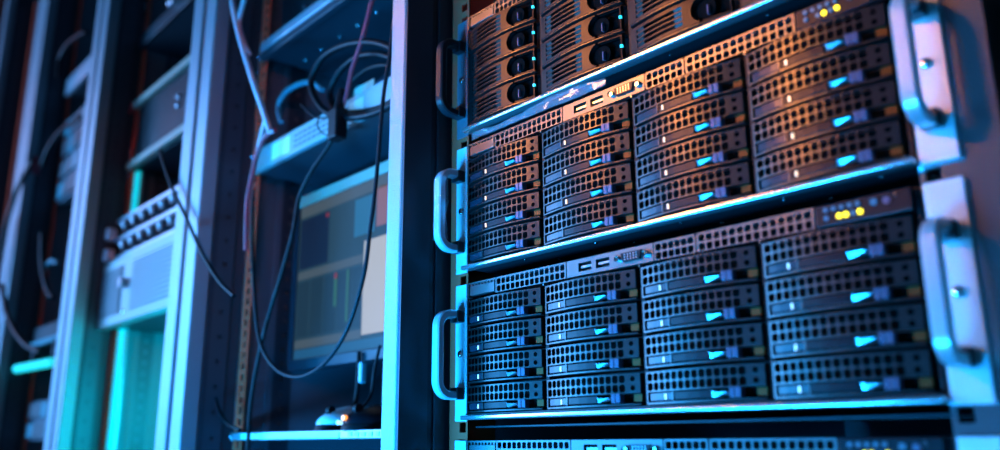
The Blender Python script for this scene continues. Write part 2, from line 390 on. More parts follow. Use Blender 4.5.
def fin_frame():
    bm = new_bm(); box(bm, 0.0765, 0.1005, -0.0002, 0.004, 0.0022, 0.0034); box(bm, 0.0765, 0.1005, -0.0002, 0.004, 0.0234, 0.0246); box(bm, 0.0990, 0.1005, -0.0002, 0.004, 0.0034, 0.0234)
    return mesh_of('latch_frame', bow(bm), 'fin_metal')
def fin_button():
    bm = new_bm(); cyl(bm, (0.0775, 0.0040, 0.0134), (0.0775, 0.0090, 0.0134), 0.0085, 20); return mesh_of('thumb_button', bow(bm), 'void_black', True)
def fin_pull():
    bm = new_bm(); box(bm, 0.0800, 0.0812, 0.0005, 0.0040, 0.0070, 0.0150, 0.0004); return mesh_of('latch_pull', bow(bm), 'latch_grey')
def fin_led(): return mesh_of('indicator_light', bow(bx(0.0988, 0.1007, -0.0008, 0.001, 0.0125, 0.0150)), 'led_cyan')

def make_server(zlip, label, kind, handle_m, ear_m, leds, warm):
    s = thing('storage_server', label, 'server', (0, 0, zlip), 'rack-mounted storage servers')
    def chassis():
        bm = new_bm()
        box(bm, 0.0, 0.4368, 0.003, 0.48, 0.0012, 0.0030); box(bm, 0.0, 0.4368, 0.003, 0.48, 0.1292, 0.1308)
        box(bm, 0.0, 0.0012, 0.003, 0.48, 0.003, 0.1292); box(bm, 0.4356, 0.4368, 0.003, 0.48, 0.003, 0.1292)
        box(bm, 0.0012, 0.4356, 0.022, 0.48, 0.003, 0.1292)
        return mesh_of('chassis', bm, 'black_steel')
    link('chassis', cached('chassis', chassis), s)
    def rivet(): return mesh_of('rivet', shape_screw(0.0013), 'screw_metal', True)
    for xx in (0.06, 0.15, 0.24, 0.33, 0.40):
        for yy in (0.012, 0.035): link('rivet', cached('rivet', rivet), s, (xx+yy, yy, 0.0008), (PI/2, 0, 0))
    link('bottom_lip', cached('lip', lambda: mesh_of('bottom_lip', bx(0.0002, 0.4400, -0.0085, 0.003, -0.0006, 0.0036, 0.0012, 3), 'lip_silver', True)), s)
    link('lip_shelf', cached('lipb', lambda: mesh_of('lip_shelf', bx(0.0012, 0.4356, -0.002, 0.020, 0.0038, 0.0052), 'black_steel')), s)
    # ears, handles and screws
    for x0, x1, hx in ((-0.0180, -0.0006, -0.0092), (0.4412, 0.4645, 0.4525)):
        link('ear', cached(('ear', x0, ear_m), lambda: mesh_of('ear', bx(x0, x1, 0.0002, 0.0022, -0.0016, 0.1310, 0.0007), ear_m)), s)
        h = link('handle', cached(('handle', handle_m), lambda: mesh_of('handle', shape_handle(), handle_m, True)), s, (hx, 0, 0.0615))
        for sz in (-1, 1):
            link('handle_foot', cached('foot', lambda: mesh_of('handle_foot', bx(-0.0062, 0.0062, -0.0090, -0.00005, -0.0058, 0.0058, 0.001), 'handle_foot')), h, (0, 0, sz*0.0372))
        link('screw', cached('screw', lambda: mesh_of('screw', shape_screw(0.0036), 'screw_metal', True)), s, (hx+0.0005, -0.0010, 0.0625))
    # drive trays
    for row in range(4):
        for c in range(4):
            o = (0.0022+c*0.1090, -0.0005, 0.0062+row*0.0274)
            if kind == 'mesh':
                t = link('drive_tray', cached('tf', tray_face), s, o)
                for nm, fn in (('tray_body', tray_body), ('handle_bar', tray_bar), ('light_pipe', tray_pipe), ('bar_divider', tray_div), ('release_latch', tray_latch), ('latch_block', tray_block), ('latch_stop', tray_stop)):
                    link(nm, cached(nm, fn), t)
                m = 'led_warm' if warm else 'led_white'
                lx = 0.0335 if warm else 0.0205
                def ml(m=m, lx=lx):
                    b = bx(lx-0.0006, lx+0.0006, -0.0004, 0.001, 0.0032, 0.0070); return mesh_of('indicator_light', bow(b), m)
                if not (warm and row < 1 and c < 2): link('indicator_light', cached(('il', m), ml), t)
            else:
                t = link('drive_tray', cached('ff', fin_face), s, o)
                for nm, fn in (('tray_body', fin_body), ('bottom_edge', fin_bottom), ('latch_frame', fin_frame), ('thumb_button', fin_button), ('latch_pull', fin_pull), ('indicator_light', fin_led)):
                    link(nm, cached('f'+nm, fn), t)
    # column dividers
    for c in range(1, 4):
        link('column_divider', cached('cdiv', lambda: mesh_of('column_divider', bx(-0.0019, 0.0019, 0.002, 0.021, 0.0054, 0.1155), 'black_plastic')), s, (c*0.1090+0.0006, 0, 0))
        link('divider_pin', cached('cpin', lambda: mesh_of('divider_pin', bx(-0.0004, 0.0004, -0.0022, 0.002, -0.0008, 0.0008), 'latch_silver')), s, (c*0.1090+0.0012, 0, 0.1145))
    # top strip: vents, label tab, port panel, indicator panel
    def vent(x0, x1, n):
        def f():
            bm = new_bm(); perf(bm, x0+0.0012, x1-0.0012, 0.1162, 0.1298, n, 2, 0.0052, 0.0055, -0.0015, 0.0003, 0.18)
            box(bm, x0, x0+0.0012, -0.0017, 0.004, 0.1162, 0.1306); box(bm, x1-0.0012, x1, -0.0017, 0.004, 0.1162, 0.1306)
            box(bm, x0, x1, -0.0017, 0.004, 0.1298, 0.1306)
            return mesh_of('vent_panel', bm, 'vent_metal')
        link('vent_panel', cached(('v', x0), f), s)
    vent(0.0450, 0.1380, 14); vent(0.2345, 0.2735, 6); vent(0.2750, 0.3700, 14)
    def back(): return mesh_of('vent_backing', bx(0.0020, 0.4340, 0.012, 0.0205, 0.1160, 0.1290), 'void_black')
    link('vent_backing', cached('vb', back), s)
    def tab():
        bm = new_bm(); box(bm, 0.0050, 0.0445, -0.0016, 0.004, 0.1290, 0.1306); box(bm, 0.0070, 0.0440, -0.0022, 0.003, 0.1175, 0.1270, 0.0005)
        for k in range(8): box(bm, 0.0085+k*0.0046, 0.0105+k*0.0046, -0.0016, 0.003, 0.1270, 0.1290)
        box(bm, 0.0012, 0.0046, -0.0016, 0.004, 0.1162, 0.1306)
        return mesh_of('label_tab', bm, 'vent_metal')
    link('label_tab', cached('tab', tab), s)
    def ports():
        bm = new_bm()
        xs = [0.1392, 0.1440, 0.1530, 0.1680, 0.1730, 0.1880, 0.1935, 0.2335]; za, zb, zc, zd = 0.1162, 0.1195, 0.1270, 0.1306
        box(bm, xs[0], xs[-1], -0.0017, 0.003, za, zb); box(bm, xs[0], xs[-1], -0.0017, 0.003, zc, zd)
        box(bm, xs[0], xs[2], -0.0017, 0.003, zb, zc); box(bm, xs[3], xs[4], -0.0017, 0.003, zb, zc); box(bm, xs[5], xs[7], -0.0017, 0.003, zb, zc)
        return mesh_of('port_panel', bm, 'vent_metal')
    pp = link('port_panel', cached('pp', ports), s)
    for xx in (0.1605, 0.1805):
        def usb():
            bm = new_bm(); box(bm, -0.0062, 0.0062, -0.0010, 0.006, -0.0004, 0.0016); return mesh_of('usb_tongue', bm, 'latch_silver')
        link('usb_tongue', cached('usb', usb), pp, (xx, 0.001, 0.1230))
    def vga():
        bm = new_bm(); poly(bm, [(-0.0105, 0.0036), (0.0105, 0.0036), (0.0085, -0.0036), (-0.0085, -0.0036)], -0.0042, -0.0017); return mesh_of('video_connector', bm, 'bar_plastic')
    vg = link('video_connector', cached('vga', vga), pp, (0.2128, 0, 0.1233))
    def pins():
        bm = new_bm()
        for j in range(3):
            for i in range(5): cyl(bm, (-0.006+i*0.003, -0.0046, -0.002+j*0.002), (-0.006+i*0.003, -0.0042, -0.002+j*0.002), 0.0007, 8)
        return mesh_of('connector_pins', bm, 'latch_silver')
    link('connector_pins', cached('pins', pins), vg)
    for xx in (0.1985, 0.2270):
        def hexnut():
            bm = new_bm(); cyl(bm, (0, -0.0050, 0), (0, -0.0017, 0), 0.0030, 6)
            r = bmesh.ops.inset_region(bm, faces=[f for f in bm.faces if f.normal.y < -0.9 or abs(f.calc_center_median().y+0.005) < 1e-5], thickness=0.0010, depth=-0.0014)
            return mesh_of('connector_nut', bm, 'screw_metal')
        link('connector_nut', cached('nut', hexnut), pp, (xx, 0, 0.1233))
    ip = link('indicator_panel', cached('ip', lambda: mesh_of('indicator_panel', bx(0.3712, 0.4345, -0.0020, 0.004, 0.1162, 0.1306, 0.0006), 'bar_plastic')), s)
    def bulb(m): return mesh_of('status_light', cyl(new_bm(), (0, -0.0012, 0), (0, 0, 0), 0.0017, 14), m, True)
    def big(m): return mesh_of('panel_button', cyl(new_bm(), (0, -0.0014, 0), (0, 0, 0), 0.0023, 14), m, True)
    for xx in (0.3790, 0.3845, 0.3900, 0.3955, 0.4010):
        link('status_icon', cached('dim', lambda: bulb('led_dim')), ip, (xx, -0.0020, 0.1268))
    for xx, on in zip((0.3790, 0.3880, 0.3925, 0.3975, 0.4020), leds):
        link('status_light', cached('ly' if on else 'ld', lambda: bulb('led_yellow' if on else 'led_dim')), ip, (xx, -0.0020, 0.1212))
    link('panel_button', cached('pb', lambda: big('led_dim')), ip, (0.4115, -0.0020, 0.1255)); link('panel_button', cached('pb2', lambda: big('latch_grey')), ip, (0.4195, -0.0020, 0.1250))
    link('power_light', cached('po', lambda: bulb('screw_metal')), ip, (0.4250, -0.0020, 0.1275))
    return s
SZ = [H, H-0.1442, H-0.2884, H-0.4386]
s1 = make_server(SZ[0], 'black server with finned drive trays and a black handle, top of the stack', 'fin', 'handle_black', 'ear_dark', (0, 0, 0, 0, 0), False)
s2 = make_server(SZ[1], 'storage server lit orange with mesh drive trays, just under the finned one', 'mesh', 'handle_silver', 'ear_silver', (0, 0, 1, 0, 1), True)
s3 = make_server(SZ[2], 'storage server lit blue with sixteen mesh drive trays, three yellow lights on', 'mesh', 'handle_silver', 'ear_silver', (0, 1, 1, 0, 1), False)
s4 = make_server(SZ[3], 'lowest storage server, only its top vent strip showing at the bottom edge', 'mesh', 'handle_silver', 'ear_silver', (0, 1, 1, 0, 1), False)

# clear film: on the second server's left handle, and in the gap under the finned server
def film_sheet(x0, x1, z0, z1, y, n, amp, seed):
    rnd = random.Random(seed); bm = new_bm(); G = []
    for i in range(n+1):
        t = i/n; row = []
        for j in range(4):
            q = j/3; row.append(bm.verts.new((x0+(x1-x0)*t+rnd.uniform(-1, 1)*amp, y+rnd.uniform(-1, 1)*amp, z0+(z1-z0)*q*(0.75+0.25*math.sin(7*t+seed))+rnd.uniform(-1, 1)*amp*0.4)))
        G.append(row)
    for i in range(n):
        for j in range(3): bm.faces.new((G[i][j], G[i+1][j], G[i+1][j+1], G[i][j+1]))
    bmesh.ops.solidify(bm, geom=bm.faces[:], thickness=0.0003)
    return bm
tag(obj('plastic_film', film_sheet(-0.09, 0.09, 0.0, 0.0115, 0, 22, 0.0012, 3), 'film', None, (0.105, -0.0065, SZ[1]+0.1312), True), 'crumpled clear plastic film stuck along the top of the orange-lit server', 'plastic film')
bm = new_bm(); rnd = random.Random(5); G = []
for i in range(13):
    t = i/12; row = []
    for k in range(8):
        a = 2*PI*k/8; rr = 0.0085+rnd.uniform(-0.0012, 0.0018)
        row.append(bm.verts.new((rr*math.cos(a)*0.85, -0.0265+rr*0.75*math.sin(a), (t-0.5)*0.064+rnd.uniform(-0.001, 0.001))))
    G.append(row)
for A, B in zip(G, G[1:]):
    for k in range(8): bm.faces.new((A[k], A[(k+1) % 8], B[(k+1) % 8], B[k]))
tag(obj('handle_film', bm, 'film', None, (-0.0092, 0, SZ[1]+0.0615), True), 'clear protective film wrapped around the left handle of the orange-lit server', 'plastic film')

# ------------------------------------------------------------------ rack B contents (monitor rack)
def atz(u, v, z):
    d = fwd + rgt*((u-500)/FPX) - upv*((v-225)/FPX)
    return CAM + d*((z-CAM.z)/d.z)
def half(name, lab, cat, loc): return thing(name, lab, cat, loc)
# upper shelf with its rivets
us = thing('rack_shelf', 'dark steel rack shelf with bright front edge above the coiled cables', 'shelf', (-0.31, 0.3, H+0.28))
obj('shelf_plate', bx(-0.222, 0.226, -0.2775, 0.25, 0.004, 0.010), 'shelf_dark', us)
b = new_bm(); box(b, -0.226, 0.236, -0.290, -0.2782, 0.010, 0.026, 0.002, 3); obj('front_lip', b, 'shelf_metal', us)
b = new_bm(); box(b, -0.226, 0.236, -0.2885, -0.2782, -0.003, 0.0098, 0.001); obj('lower_lip', b, 'shelf_dark', us)
for (u, v) in ((377, 12), (358, 25), (340, 37), (322, 49), (306, 60)):
    p = atz(u, v, H+0.284)
    b = new_bm(); bmesh.ops.create_uvsphere(b, u_segments=12, v_segments=6, radius=0.0026)
    obj('rivet', b, 'screw_metal', us, (p.x+0.31, p.y-0.3, 0.0035), True)
# server standing on the upper shelf
sv = thing('rack_server', 'dark ribbed server standing on the shelf above the coiled cables', 'server', (-0.31, 0.3, H+0.2902))
obj('body', bx(-0.222, 0.226, -0.255, 0.24, 0.0005, 0.13, 0.001), 'device_dark', sv)
for k in range(14): obj('rib', bx(-0.215, 0.225, -0.260, -0.2552, 0.022+k*0.0076, 0.0265+k*0.0076), 'black_steel', sv)
for k in range(5):
    for x in (-0.135, -0.08): obj('stud', cyl(new_bm(), (x, -0.264, 0.034+k*0.018), (x, -0.2602, 0.034+k*0.018), 0.004, 6), 'grille_dark', sv)
# appliance with the label
ap = thing('rack_appliance', 'low grey rack unit with white label, below the coiled black cables', 'network device', (-0.31, 0.3, H+0.090))
obj('body', bx(-0.222, 0.226, -0.2775, 0.24, 0.0, 0.036, 0.0008), 'shelf_dark', ap)
fp = obj('front_panel', bx(-0.2235, 0.236, -0.286, -0.2782, 0.0, 0.036, 0.0012), 'device_grey', ap)
obj('label', bx(-0.165, -0.112, -0.2867, -0.2862, 0.006, 0.031), 'label_white', fp)
for k in range(9):
    for j in range(3): obj('vent_slot', bx(-0.098+k*0.013, -0.089+k*0.013, -0.2866, -0.2861, 0.008+j*0.008, 0.0105+j*0.008), 'grille_dark', fp)
obj('label', bx(0.05, 0.085, -0.2867, -0.2862, 0.010, 0.028), 'label_cream', fp)
for x in (-0.2195,): obj('screw', shape_screw(0.003), 'screw_metal', ap, (x, -0.287, 0.018), True)
# clear bag with loose parts on the appliance
rnd = random.Random(11)
b = new_bm(); bmesh.ops.create_icosphere(b, subdivisions=4, radius=1)
from mathutils import noise
for v in b.verts:
    n = noise.noise(v.co*2.1)*0.30+noise.noise(v.co*5.3+Vector((3, 1, 2)))*0.16
    v.co = v.co*(1+n); v.co = Vector((v.co.x*0.105, v.co.y*0.06, max(-0.035, v.co.z*0.040)))
mz = min(v.co.z for v in b.verts)
for v in b.verts: v.co.z -= mz
tag(obj('parts_bag', b, 'bag_plastic', None, (-0.235, 0.125, H+0.1262), True), 'crumpled blue-tinted plastic bag behind the cable coil on the grey unit', 'plastic bag')
obj_c = obj('paper_card', bx(-0.024, 0.024, -0.001, 0.001, 0.0, 0.030), 'label_cream', None, (-0.268, 0.040, H+0.1262)); tag(obj_c, 'cream paper card leaning in front of the blue plastic bag', 'card')
# monitor
mo = thing('monitor', 'flat monitor with beige top bezel showing dark program windows', 'monitor', (-0.30, 0.12, H-0.2948))
Z = lambda z: z+0.2948
X = lambda x: x+0.30
Y = lambda y: y-0.12
obj('casing', bx(X(-0.514), X(-0.086), Y(0.083), Y(0.118), Z(-0.205), Z(0.056), 0.003), 'device_dark', mo)
obj('top_bezel', bx(X(-0.515), X(-0.085), Y(0.078), Y(0.0826), Z(0.041), Z(0.057), 0.0012), 'beige_plastic', mo)
obj('bottom_bezel', bx(X(-0.515), X(-0.085), Y(0.078), Y(0.0826), Z(-0.207), Z(-0.192), 0.0012), 'device_dark', mo)
for a_, b_ in ((-0.515, -0.502), (-0.098, -0.085)): obj('side_bezel', bx(X(a_), X(b_), Y(0.078), Y(0.0826), Z(-0.1915), Z(0.0405)), 'device_dark', mo)
sc = obj('screen', bx(X(-0.5018), X(-0.0982), Y(0.0802), Y(0.0826), Z(-0.1915), Z(0.0405)), 'screen_base', mo)
def pane(u0, v0, u1, v1, m, k=1, nm='screen_window'):
    p, q = at(u0, v0, 0.080), at(u1, v1, 0.080)
    x0, x1 = p.x, min(q.x, -0.100); z1, z0 = min(p.z, H+0.040), max(q.z, H-0.191)
    obj(nm, bx(X(x0), X(x1), Y(0.0802-0.0003*k), Y(0.0802-0.0003*k+0.00025), Z(z0-H), Z(z1-H)), m, sc)
def prect(x0, x1, z0, z1, m, k, nm='screen_window'):
    obj(nm, bx(X(x0), X(x1), Y(0.0802-0.0003*k), Y(0.0802-0.0003*k+0.00025), Z(z0), Z(z1)), m, sc)
prect(-0.500, -0.100, 0.022, 0.040, 'screen_bar', 1, 'screen_toolbar')
prect(-0.497, -0.415, -0.058, 0.018, 'screen_navy', 1)
prect(-0.500, -0.300, -0.074, -0.062, 'screen_bar', 1, 'screen_toolbar')
for k in range(5): prect(-0.497+k*0.038, -0.463+k*0.038, -0.160, -0.078, 'screen_pane', 1)
prect(-0.393, -0.386, -0.125, -0.078, 'screen_green', 2, 'screen_meter'); prect(-0.393, -0.386, -0.086, -0.078, 'screen_red', 3, 'screen_meter')
prect(-0.360, -0.355, -0.150, -0.078, 'screen_green', 2, 'screen_meter'); prect(-0.424, -0.416, 0.010, 0.016, 'screen_red', 2, 'screen_icon')
prect(-0.345, -0.295, -0.035, 0.018, 'screen_blue', 1, 'screen_picture'); prect(-0.290, -0.225, -0.030, 0.025, 'screen_pink', 1, 'screen_picture')
prect(-0.318, -0.180, -0.172, -0.045, 'screen_white', 2, 'screen_document')
prect(-0.500, -0.320, -0.176, -0.164, 'screen_bar', 1, 'screen_toolbar')
prect(-0.500, -0.100, -0.191, -0.178, 'screen_task', 1, 'screen_taskbar')
obj('stand_neck', bx(X(-0.325), X(-0.275), Y(0.1182), Y(0.135), Z(-0.285), Z(-0.05), 0.002), 'device_dark', mo)
obj('stand_base', bx(X(-0.36), X(-0.24), Y(0.126), Y(0.22), Z(-0.2948), Z(-0.285), 0.003), 'device_dark', mo)
# mouse shelf
ms = thing('rack_shelf', 'rack shelf with a pale front edge carrying the two mice', 'shelf', (-0.31, 0.3, H-0.307))
obj('shelf_plate', bx(-0.222, 0.226, -0.2775, 0.25, 0.006, 0.012), 'shelf_dark', ms)
b = new_bm(); box(b, -0.238, 0.236, -0.288, -0.2782, 0.002, 0.0122, 0.0015, 3); obj('front_lip', b, 'shelf_metal', ms)
obj('edge_glow', bx(-0.200, 0.06, -0.2890, -0.2882, 0.0035, 0.0108), 'label_white', ms)  # white strip paints the glow along the lit front edge
for k in range(9): obj('lip_mark', bx(0.080+k*0.014, 0.088+k*0.014, -0.2890, -0.2882, 0.0045, 0.0098), 'label_white', ms)
obj('screw', shape_screw(0.0036), 'screw_metal', ms, (-0.233, -0.2895, 0.007), True)
def mouse(lab, x, y, rot, top, bot, led):
    m = thing('computer_mouse', lab, 'mouse', (x, y, H-0.2948)); m.rotation_euler = (0, 0, rot)
    def dome(sx, sy, sz, z0):
        b = new_bm(); bmesh.ops.create_uvsphere(b, u_segments=24, v_segments=14, radius=1)
        for v in b.verts: v.co = Vector((v.co.x*sx*(1-0.12*v.co.y), v.co.y*sy, max(0, v.co.z)*sz*(1+0.2*v.co.y)+z0))
        return b
    obj('lower_shell', dome(0.0315, 0.054, 0.026, 0.0), bot, m, smooth=True)
    obj('top_cover', dome(0.0300, 0.0515, 0.024, 0.0075), top, m, smooth=True)
    obj('wheel', cyl(new_bm(), (-0.003, -0.036, 0.024), (0.003, -0.036, 0.024), 0.006, 14), 'black_plastic', m)
    if led:
        obj('orange_light', cyl(new_bm(), (-0.031, -0.010, 0.016), (-0.026, -0.010, 0.016), 0.0036, 10), 'led_orange', m)
    return m
mouse('white-topped computer mouse on the shelf under the monitor', -0.315, 0.068, 0.2, 'white_plastic', 'black_plastic', False)
mm = mouse('black computer mouse with an orange light beside the white-topped one', -0.232, 0.058, 0.1, 'bar_plastic', 'black_plastic', False)
p = at(356, 421, 0.012); 
obj('orange_light', cyl(new_bm(), (-0.0045, -0.0535, 0.0135), (-0.0045, -0.049, 0.0135), 0.0032, 12), 'led_orange', mm)
obj('blue_light', cyl(new_bm(), (-0.019, -0.0500, 0.0085), (-0.019, -0.0440, 0.0085), 0.0026, 12), 'led_white', mm)
cable('mouse_cable', [at(380, 345, 0.07), at(374, 372, 0.066), at(371, 395, 0.062), Vector((-0.236, 0.03, H-0.272))], 0.0022, 'cable_black', 'thin black cable rising from the black mouse behind the post')
cable('usb_cable', [at(359, 352, 0.074), at(358, 380, 0.072), at(356, 400, 0.07), Vector((-0.306, 0.064, H-0.266))], 0.0032, 'cable_black', 'black cable with teal plug hanging under the monitor')
cl = obj('cable_plug', bx(-0.004, 0.004, -0.004, 0.004, 0, 0.026, 0.0015), 'cable_teal', None, at(362, 383, 0.062)); tag(cl, 'small teal plug hanging under the monitor beside the black cable', 'plug')
# cables of rack B
def P(Yv, *pts): return [at(u, v, Yv if len(r) == 0 else r[0]) for (u, v, *r) in pts]
cable('power_cable', P(0.0, (377, -20), (370, 8), (362, 40), (353, 66), (347, 92), (341, 112)), 0.0030, 'cable_red', 'dark red cable dropping from above into the black power plug')
cable('hanging_cable', P(0.0, (333, 138), (326, 150), (311, 172), (299, 198), (293, 232), (281, 275), (266, 325), (256, 370), (250, 412), (247, 470)), 0.0028, 'cable_black', 'black cable running down from the power plug past the left of the monitor')
cable('looped_cable', P(-0.014, (394, 20), (389, 60), (383, 100), (378, 160), (374, 200), (370, 230), (364, 275), (349, 325), (331, 356), (313, 372), (295, 377), (276, 369), (261, 345), (255, 305), (252, 240), (253, 190)), 0.0025, 'cable_grey', 'grey cable hanging in a deep U across the monitor')
cable('cable_coil', P(0.002, (311, 84), (321, 60), (342, 46), (372, 42), (398, 52), (412, 76), (398, 100), (372, 114), (344, 117), (322, 108)), 0.0046, 'cable_black', 'large black cable loop hanging above the grey labelled unit', 'coiled black cables', closed=True)
cable('cable_coil', P(0.016, (330, 92), (341, 70), (360, 56), (384, 55), (402, 68), (402, 92), (380, 108), (352, 113), (336, 108)), 0.0044, 'cable_black', 'smaller black cable loop inside the large loop above the labelled unit', 'coiled black cables', closed=True)
cable('cable_coil', P(0.03, (345, 100), (352, 82), (370, 68), (392, 66), (404, 84), (392, 104), (366, 112)), 0.0030, 'cable_black', 'innermost black cable loop above the grey labelled unit', 'coiled black cables', closed=True)
cable('teal_cable_loop', P(0.05, (281, 122), (278, 108), (284, 94), (297, 85), (312, 82), (322, 90)), 0.0042, 'cable_teal', 'teal cable arc rising left of the black coil')
cable('cable_tie', P(-0.004, (301, 104), (308, 112), (318, 118), (330, 116), (328, 112)), 0.0012, 'cable_black', 'thin black tie sticking out left of the power plug')
cable('thin_wire', P(-0.004, (320, 116), (317, 124), (322, 133), (331, 136)), 0.0009, 'cable_grey', 'thin wire loop beside the black power plug')
pl = thing('power_plug', 'black power plug hanging in front of the grey labelled unit', 'plug', at(337, 140, -0.004))
obj('plug_body', bx(-0.011, 0.011, -0.009, 0.009, 0, 0.042, 0.003, 3), 'cable_black', pl)
obj('strain_relief', cyl(new_bm(), (0.001, 0, 0.042), (0.006, 0, 0.068), 0.007, 14, 0.004), 'cable_black', pl)
cable('white_cable', P(-0.046, (231, -15), (233, 6), (239, 34), (246, 58), (254, 84), (263, 110), (270, 132)), 0.0042, 'cable_white', 'pale cable coming down at the upper left of the monitor rack')
cable('pale_cable', P(-0.042, (247, -10), (242, 8), (239, 24), (243, 40), (249, 54)), 0.0036, 'cable_white', 'short pale looped cable against the rail at the top of the monitor rack')
cable('red_cable', P(-0.030, (275, 130), (268, 134), (262, 142), (256, 158), (251, 180), (247, 205), (246, 250)), 0.0032, 'cable_red', 'red cable bending round the left rail below the white label')
cable('blue_cable', P(-0.026, (265, 120), (261, 136), (255, 165), (251, 190), (248, 215), (247, 240)), 0.0028, 'cable_white', 'pale blue cable beside the red cable on the left rail')
for (u, v) in ((247, 159), (246, 177), (255, 60), (253, 76)):
    p = at(u, v, 0.019); p.x = min(max(p.x, -0.556), -0.536)
    tag(obj('rail_screw', shape_screw(0.0046), 'screw_metal', None, p, True), 'bright screw head on the monitor rack rail, %s' % {159: 'level with the white label', 177: 'just under the label', 60: 'level with the upper shelf edge', 76: 'just under the upper shelf edge'}[v], 'screw', 'rail screws')
cable('rack_cable', P(-0.066, (160, 150), (166, 170), (174, 192), (186, 217), (196, 240), (207, 262), (220, 282), (234, 296)), 0.0028, 'cable_black', 'thin black cable slung across the double grey post beside the monitor rack')
cable('low_rack_cable', P(-0.01, (216, 398), (220, 412), (228, 424), (240, 430)), 0.0024, 'cable_black', 'short black cable end at the left end of the mouse shelf')

# ------------------------------------------------------------------ rack C contents (cyan rack)
dc = thing('rack_server', 'dark server with fine ribbed front between the two double grey posts', 'server', (-0.9075, 0.25, H+0.245))
obj('body', bx(-0.222, 0.222, -0.2245, 0.25, 0.0, 0.150, 0.001), 'device_dark', dc)
obj('lower_bar', bx(-0.235, 0.235, -0.240, -0.2285, 0.0, 0.014, 0.001), 'beige_plastic', dc)
obj('upper_bar', bx(-0.235, 0.235, -0.240, -0.2285, 0.138, 0.152, 0.001), 'beige_plastic', dc)
for k in range(20): obj('rib', bx(-0.222, 0.222, -0.229, -0.2252, 0.018+k*0.0059, 0.0215+k*0.0059), 'black_steel', dc)
for z in (0.072, 0.090): obj('knob', shape_screw(0.006), 'latch_silver', dc, (0.008, -0.232, z), True)
tp = thing('rack_tray', 'open black tray with silver latches at the top of the cyan rack', 'tray', (-0.9075, 0.25, H+0.52))
obj('tray_plate', bx(-0.222, 0.222, -0.2305, 0.25, 0, 0.006), 'shelf_dark', tp)
obj('front_lip', bx(-0.235, 0.235, -0.24, -0.231, 0, 0.03, 0.001), 'device_dark', tp)
p = at(172, 8, 0.01)
for dx in (0, 0.045): obj('latch', bx(p.x+0.9075+dx, p.x+0.9075+dx+0.034, -0.252, -0.241, p.z-H-0.52, p.z-H-0.52+0.016, 0.002), 'latch_silver', tp)
fu = thing('fan_unit', 'grey unit with two dark fan grilles and a round knob', 'fan unit', (-0.92, 0.25, H-0.088))
obj('body', bx(-0.212, 0.225, -0.235, 0.25, 0.0, 0.128), 'shelf_dark', fu)
fr = obj('front_panel', bx(-0.236, 0.240, -0.258, -0.236, 0.0, 0.130, 0.002), 'device_grey', fu)
for (x0, x1) in ((-0.222, -0.108), (-0.055, 0.215)):
    g = obj('fan_grille', bx(x0, x1, -0.2592, -0.2582, 0.018, 0.112), 'grille_dark', fu)
    for k in range(10): obj('slat', bx(x0+0.003, x1-0.003, -0.2625, -0.2594, 0.0215+k*0.009, 0.0250+k*0.009), 'device_grey' if x0 > -0.1 else 'grille_dark', g)
obj('knob', cyl(new_bm(), (-0.082, -0.272, 0.072), (-0.082, -0.2582, 0.072), 0.010, 20), 'latch_silver', fu, smooth=True)
obj('screw', shape_screw(0.005), 'screw_metal', fu, (-0.084, -0.2585, 0.018), True)
pa = thing('patch_panel', 'dark panel with a row of silver connectors above the grey fan unit', 'patch panel', (-0.92, 0.25, H+0.0425))
obj('body', bx(-0.212, 0.225, -0.235, 0.20, 0.0, 0.095), 'device_dark', pa)
for z in (0.006, 0.046, 0.086): obj('bar', bx(-0.225, 0.236, -0.246, -0.2355, z, z+0.008, 0.001), 'shelf_metal', pa)
for r_ in range(2):
    for k in range(8): 
        c_ = obj('connector', cyl(new_bm(), (-0.15+k*0.05, -0.254, 0.030+r_*0.04), (-0.15+k*0.05, -0.2355, 0.030+r_*0.04), 0.011, 16), 'grille_dark', pa, smooth=True)
        obj('connector_tip', shape_screw(0.007), 'latch_silver', c_, (-0.15+k*0.05, -0.2545, 0.030+r_*0.04), True)
for z in (0.018, 0.062): obj('cable_boot', cyl(new_bm(), (-0.2245, -0.262, z), (-0.2245, -0.2470, z), 0.0135, 18), 'white_plastic', pa, smooth=True)
ls = thing('rail_glow_strip', 'added glowing strip standing for cyan light on the rail inside the cyan rack', 'light', (-1.122, 0.032, H-0.62))  # added strip: the cyan-lit rail is imitated by a glowing surface
obj('glow_face', bx(-0.010, 0.010, -0.007, 0.0, 0.0, 0.86, 0.002), 'rail_glow_cyan', ls)
obj('backing', bx(-0.011, 0.011, 0.0003, 0.006, 0.0, 0.86), 'shelf_metal', ls)
l = bpy.data.lights.new('cyan_rack_lamp', 'AREA'); l.shape = 'RECTANGLE'; l.size = 0.5; l.size_y = 0.25; l.color = (0.0, 0.62, 0.85); l.energy = 9
lo = bpy.data.objects.new('cyan_rack_lamp', l); COL.objects.link(lo); lo.location = (-0.70, 0.22, H-0.30)
lo.rotation_euler = (Vector((-1.15, 0.18, H-0.30))-Vector(lo.location)).to_track_quat('-Z', 'Y').to_euler()
sb = thing('rack_box', 'dark box with ribbed edge low in the cyan rack', 'box', (-0.90, 0.22, H-0.40))
obj('body', bx(-0.13, 0.2, -0.10, 0.20, 0.0, 0.08, 0.002), 'device_dark', sb)
for k in range(12): obj('rib', bx(-0.07, 0.0, -0.105, -0.1004, 0.006+k*0.006, 0.009+k*0.006), 'cable_teal', sb)
for i, (u, v, yy) in enumerate(((91, 168, 0.019), (93, 177, 0.019))): pass
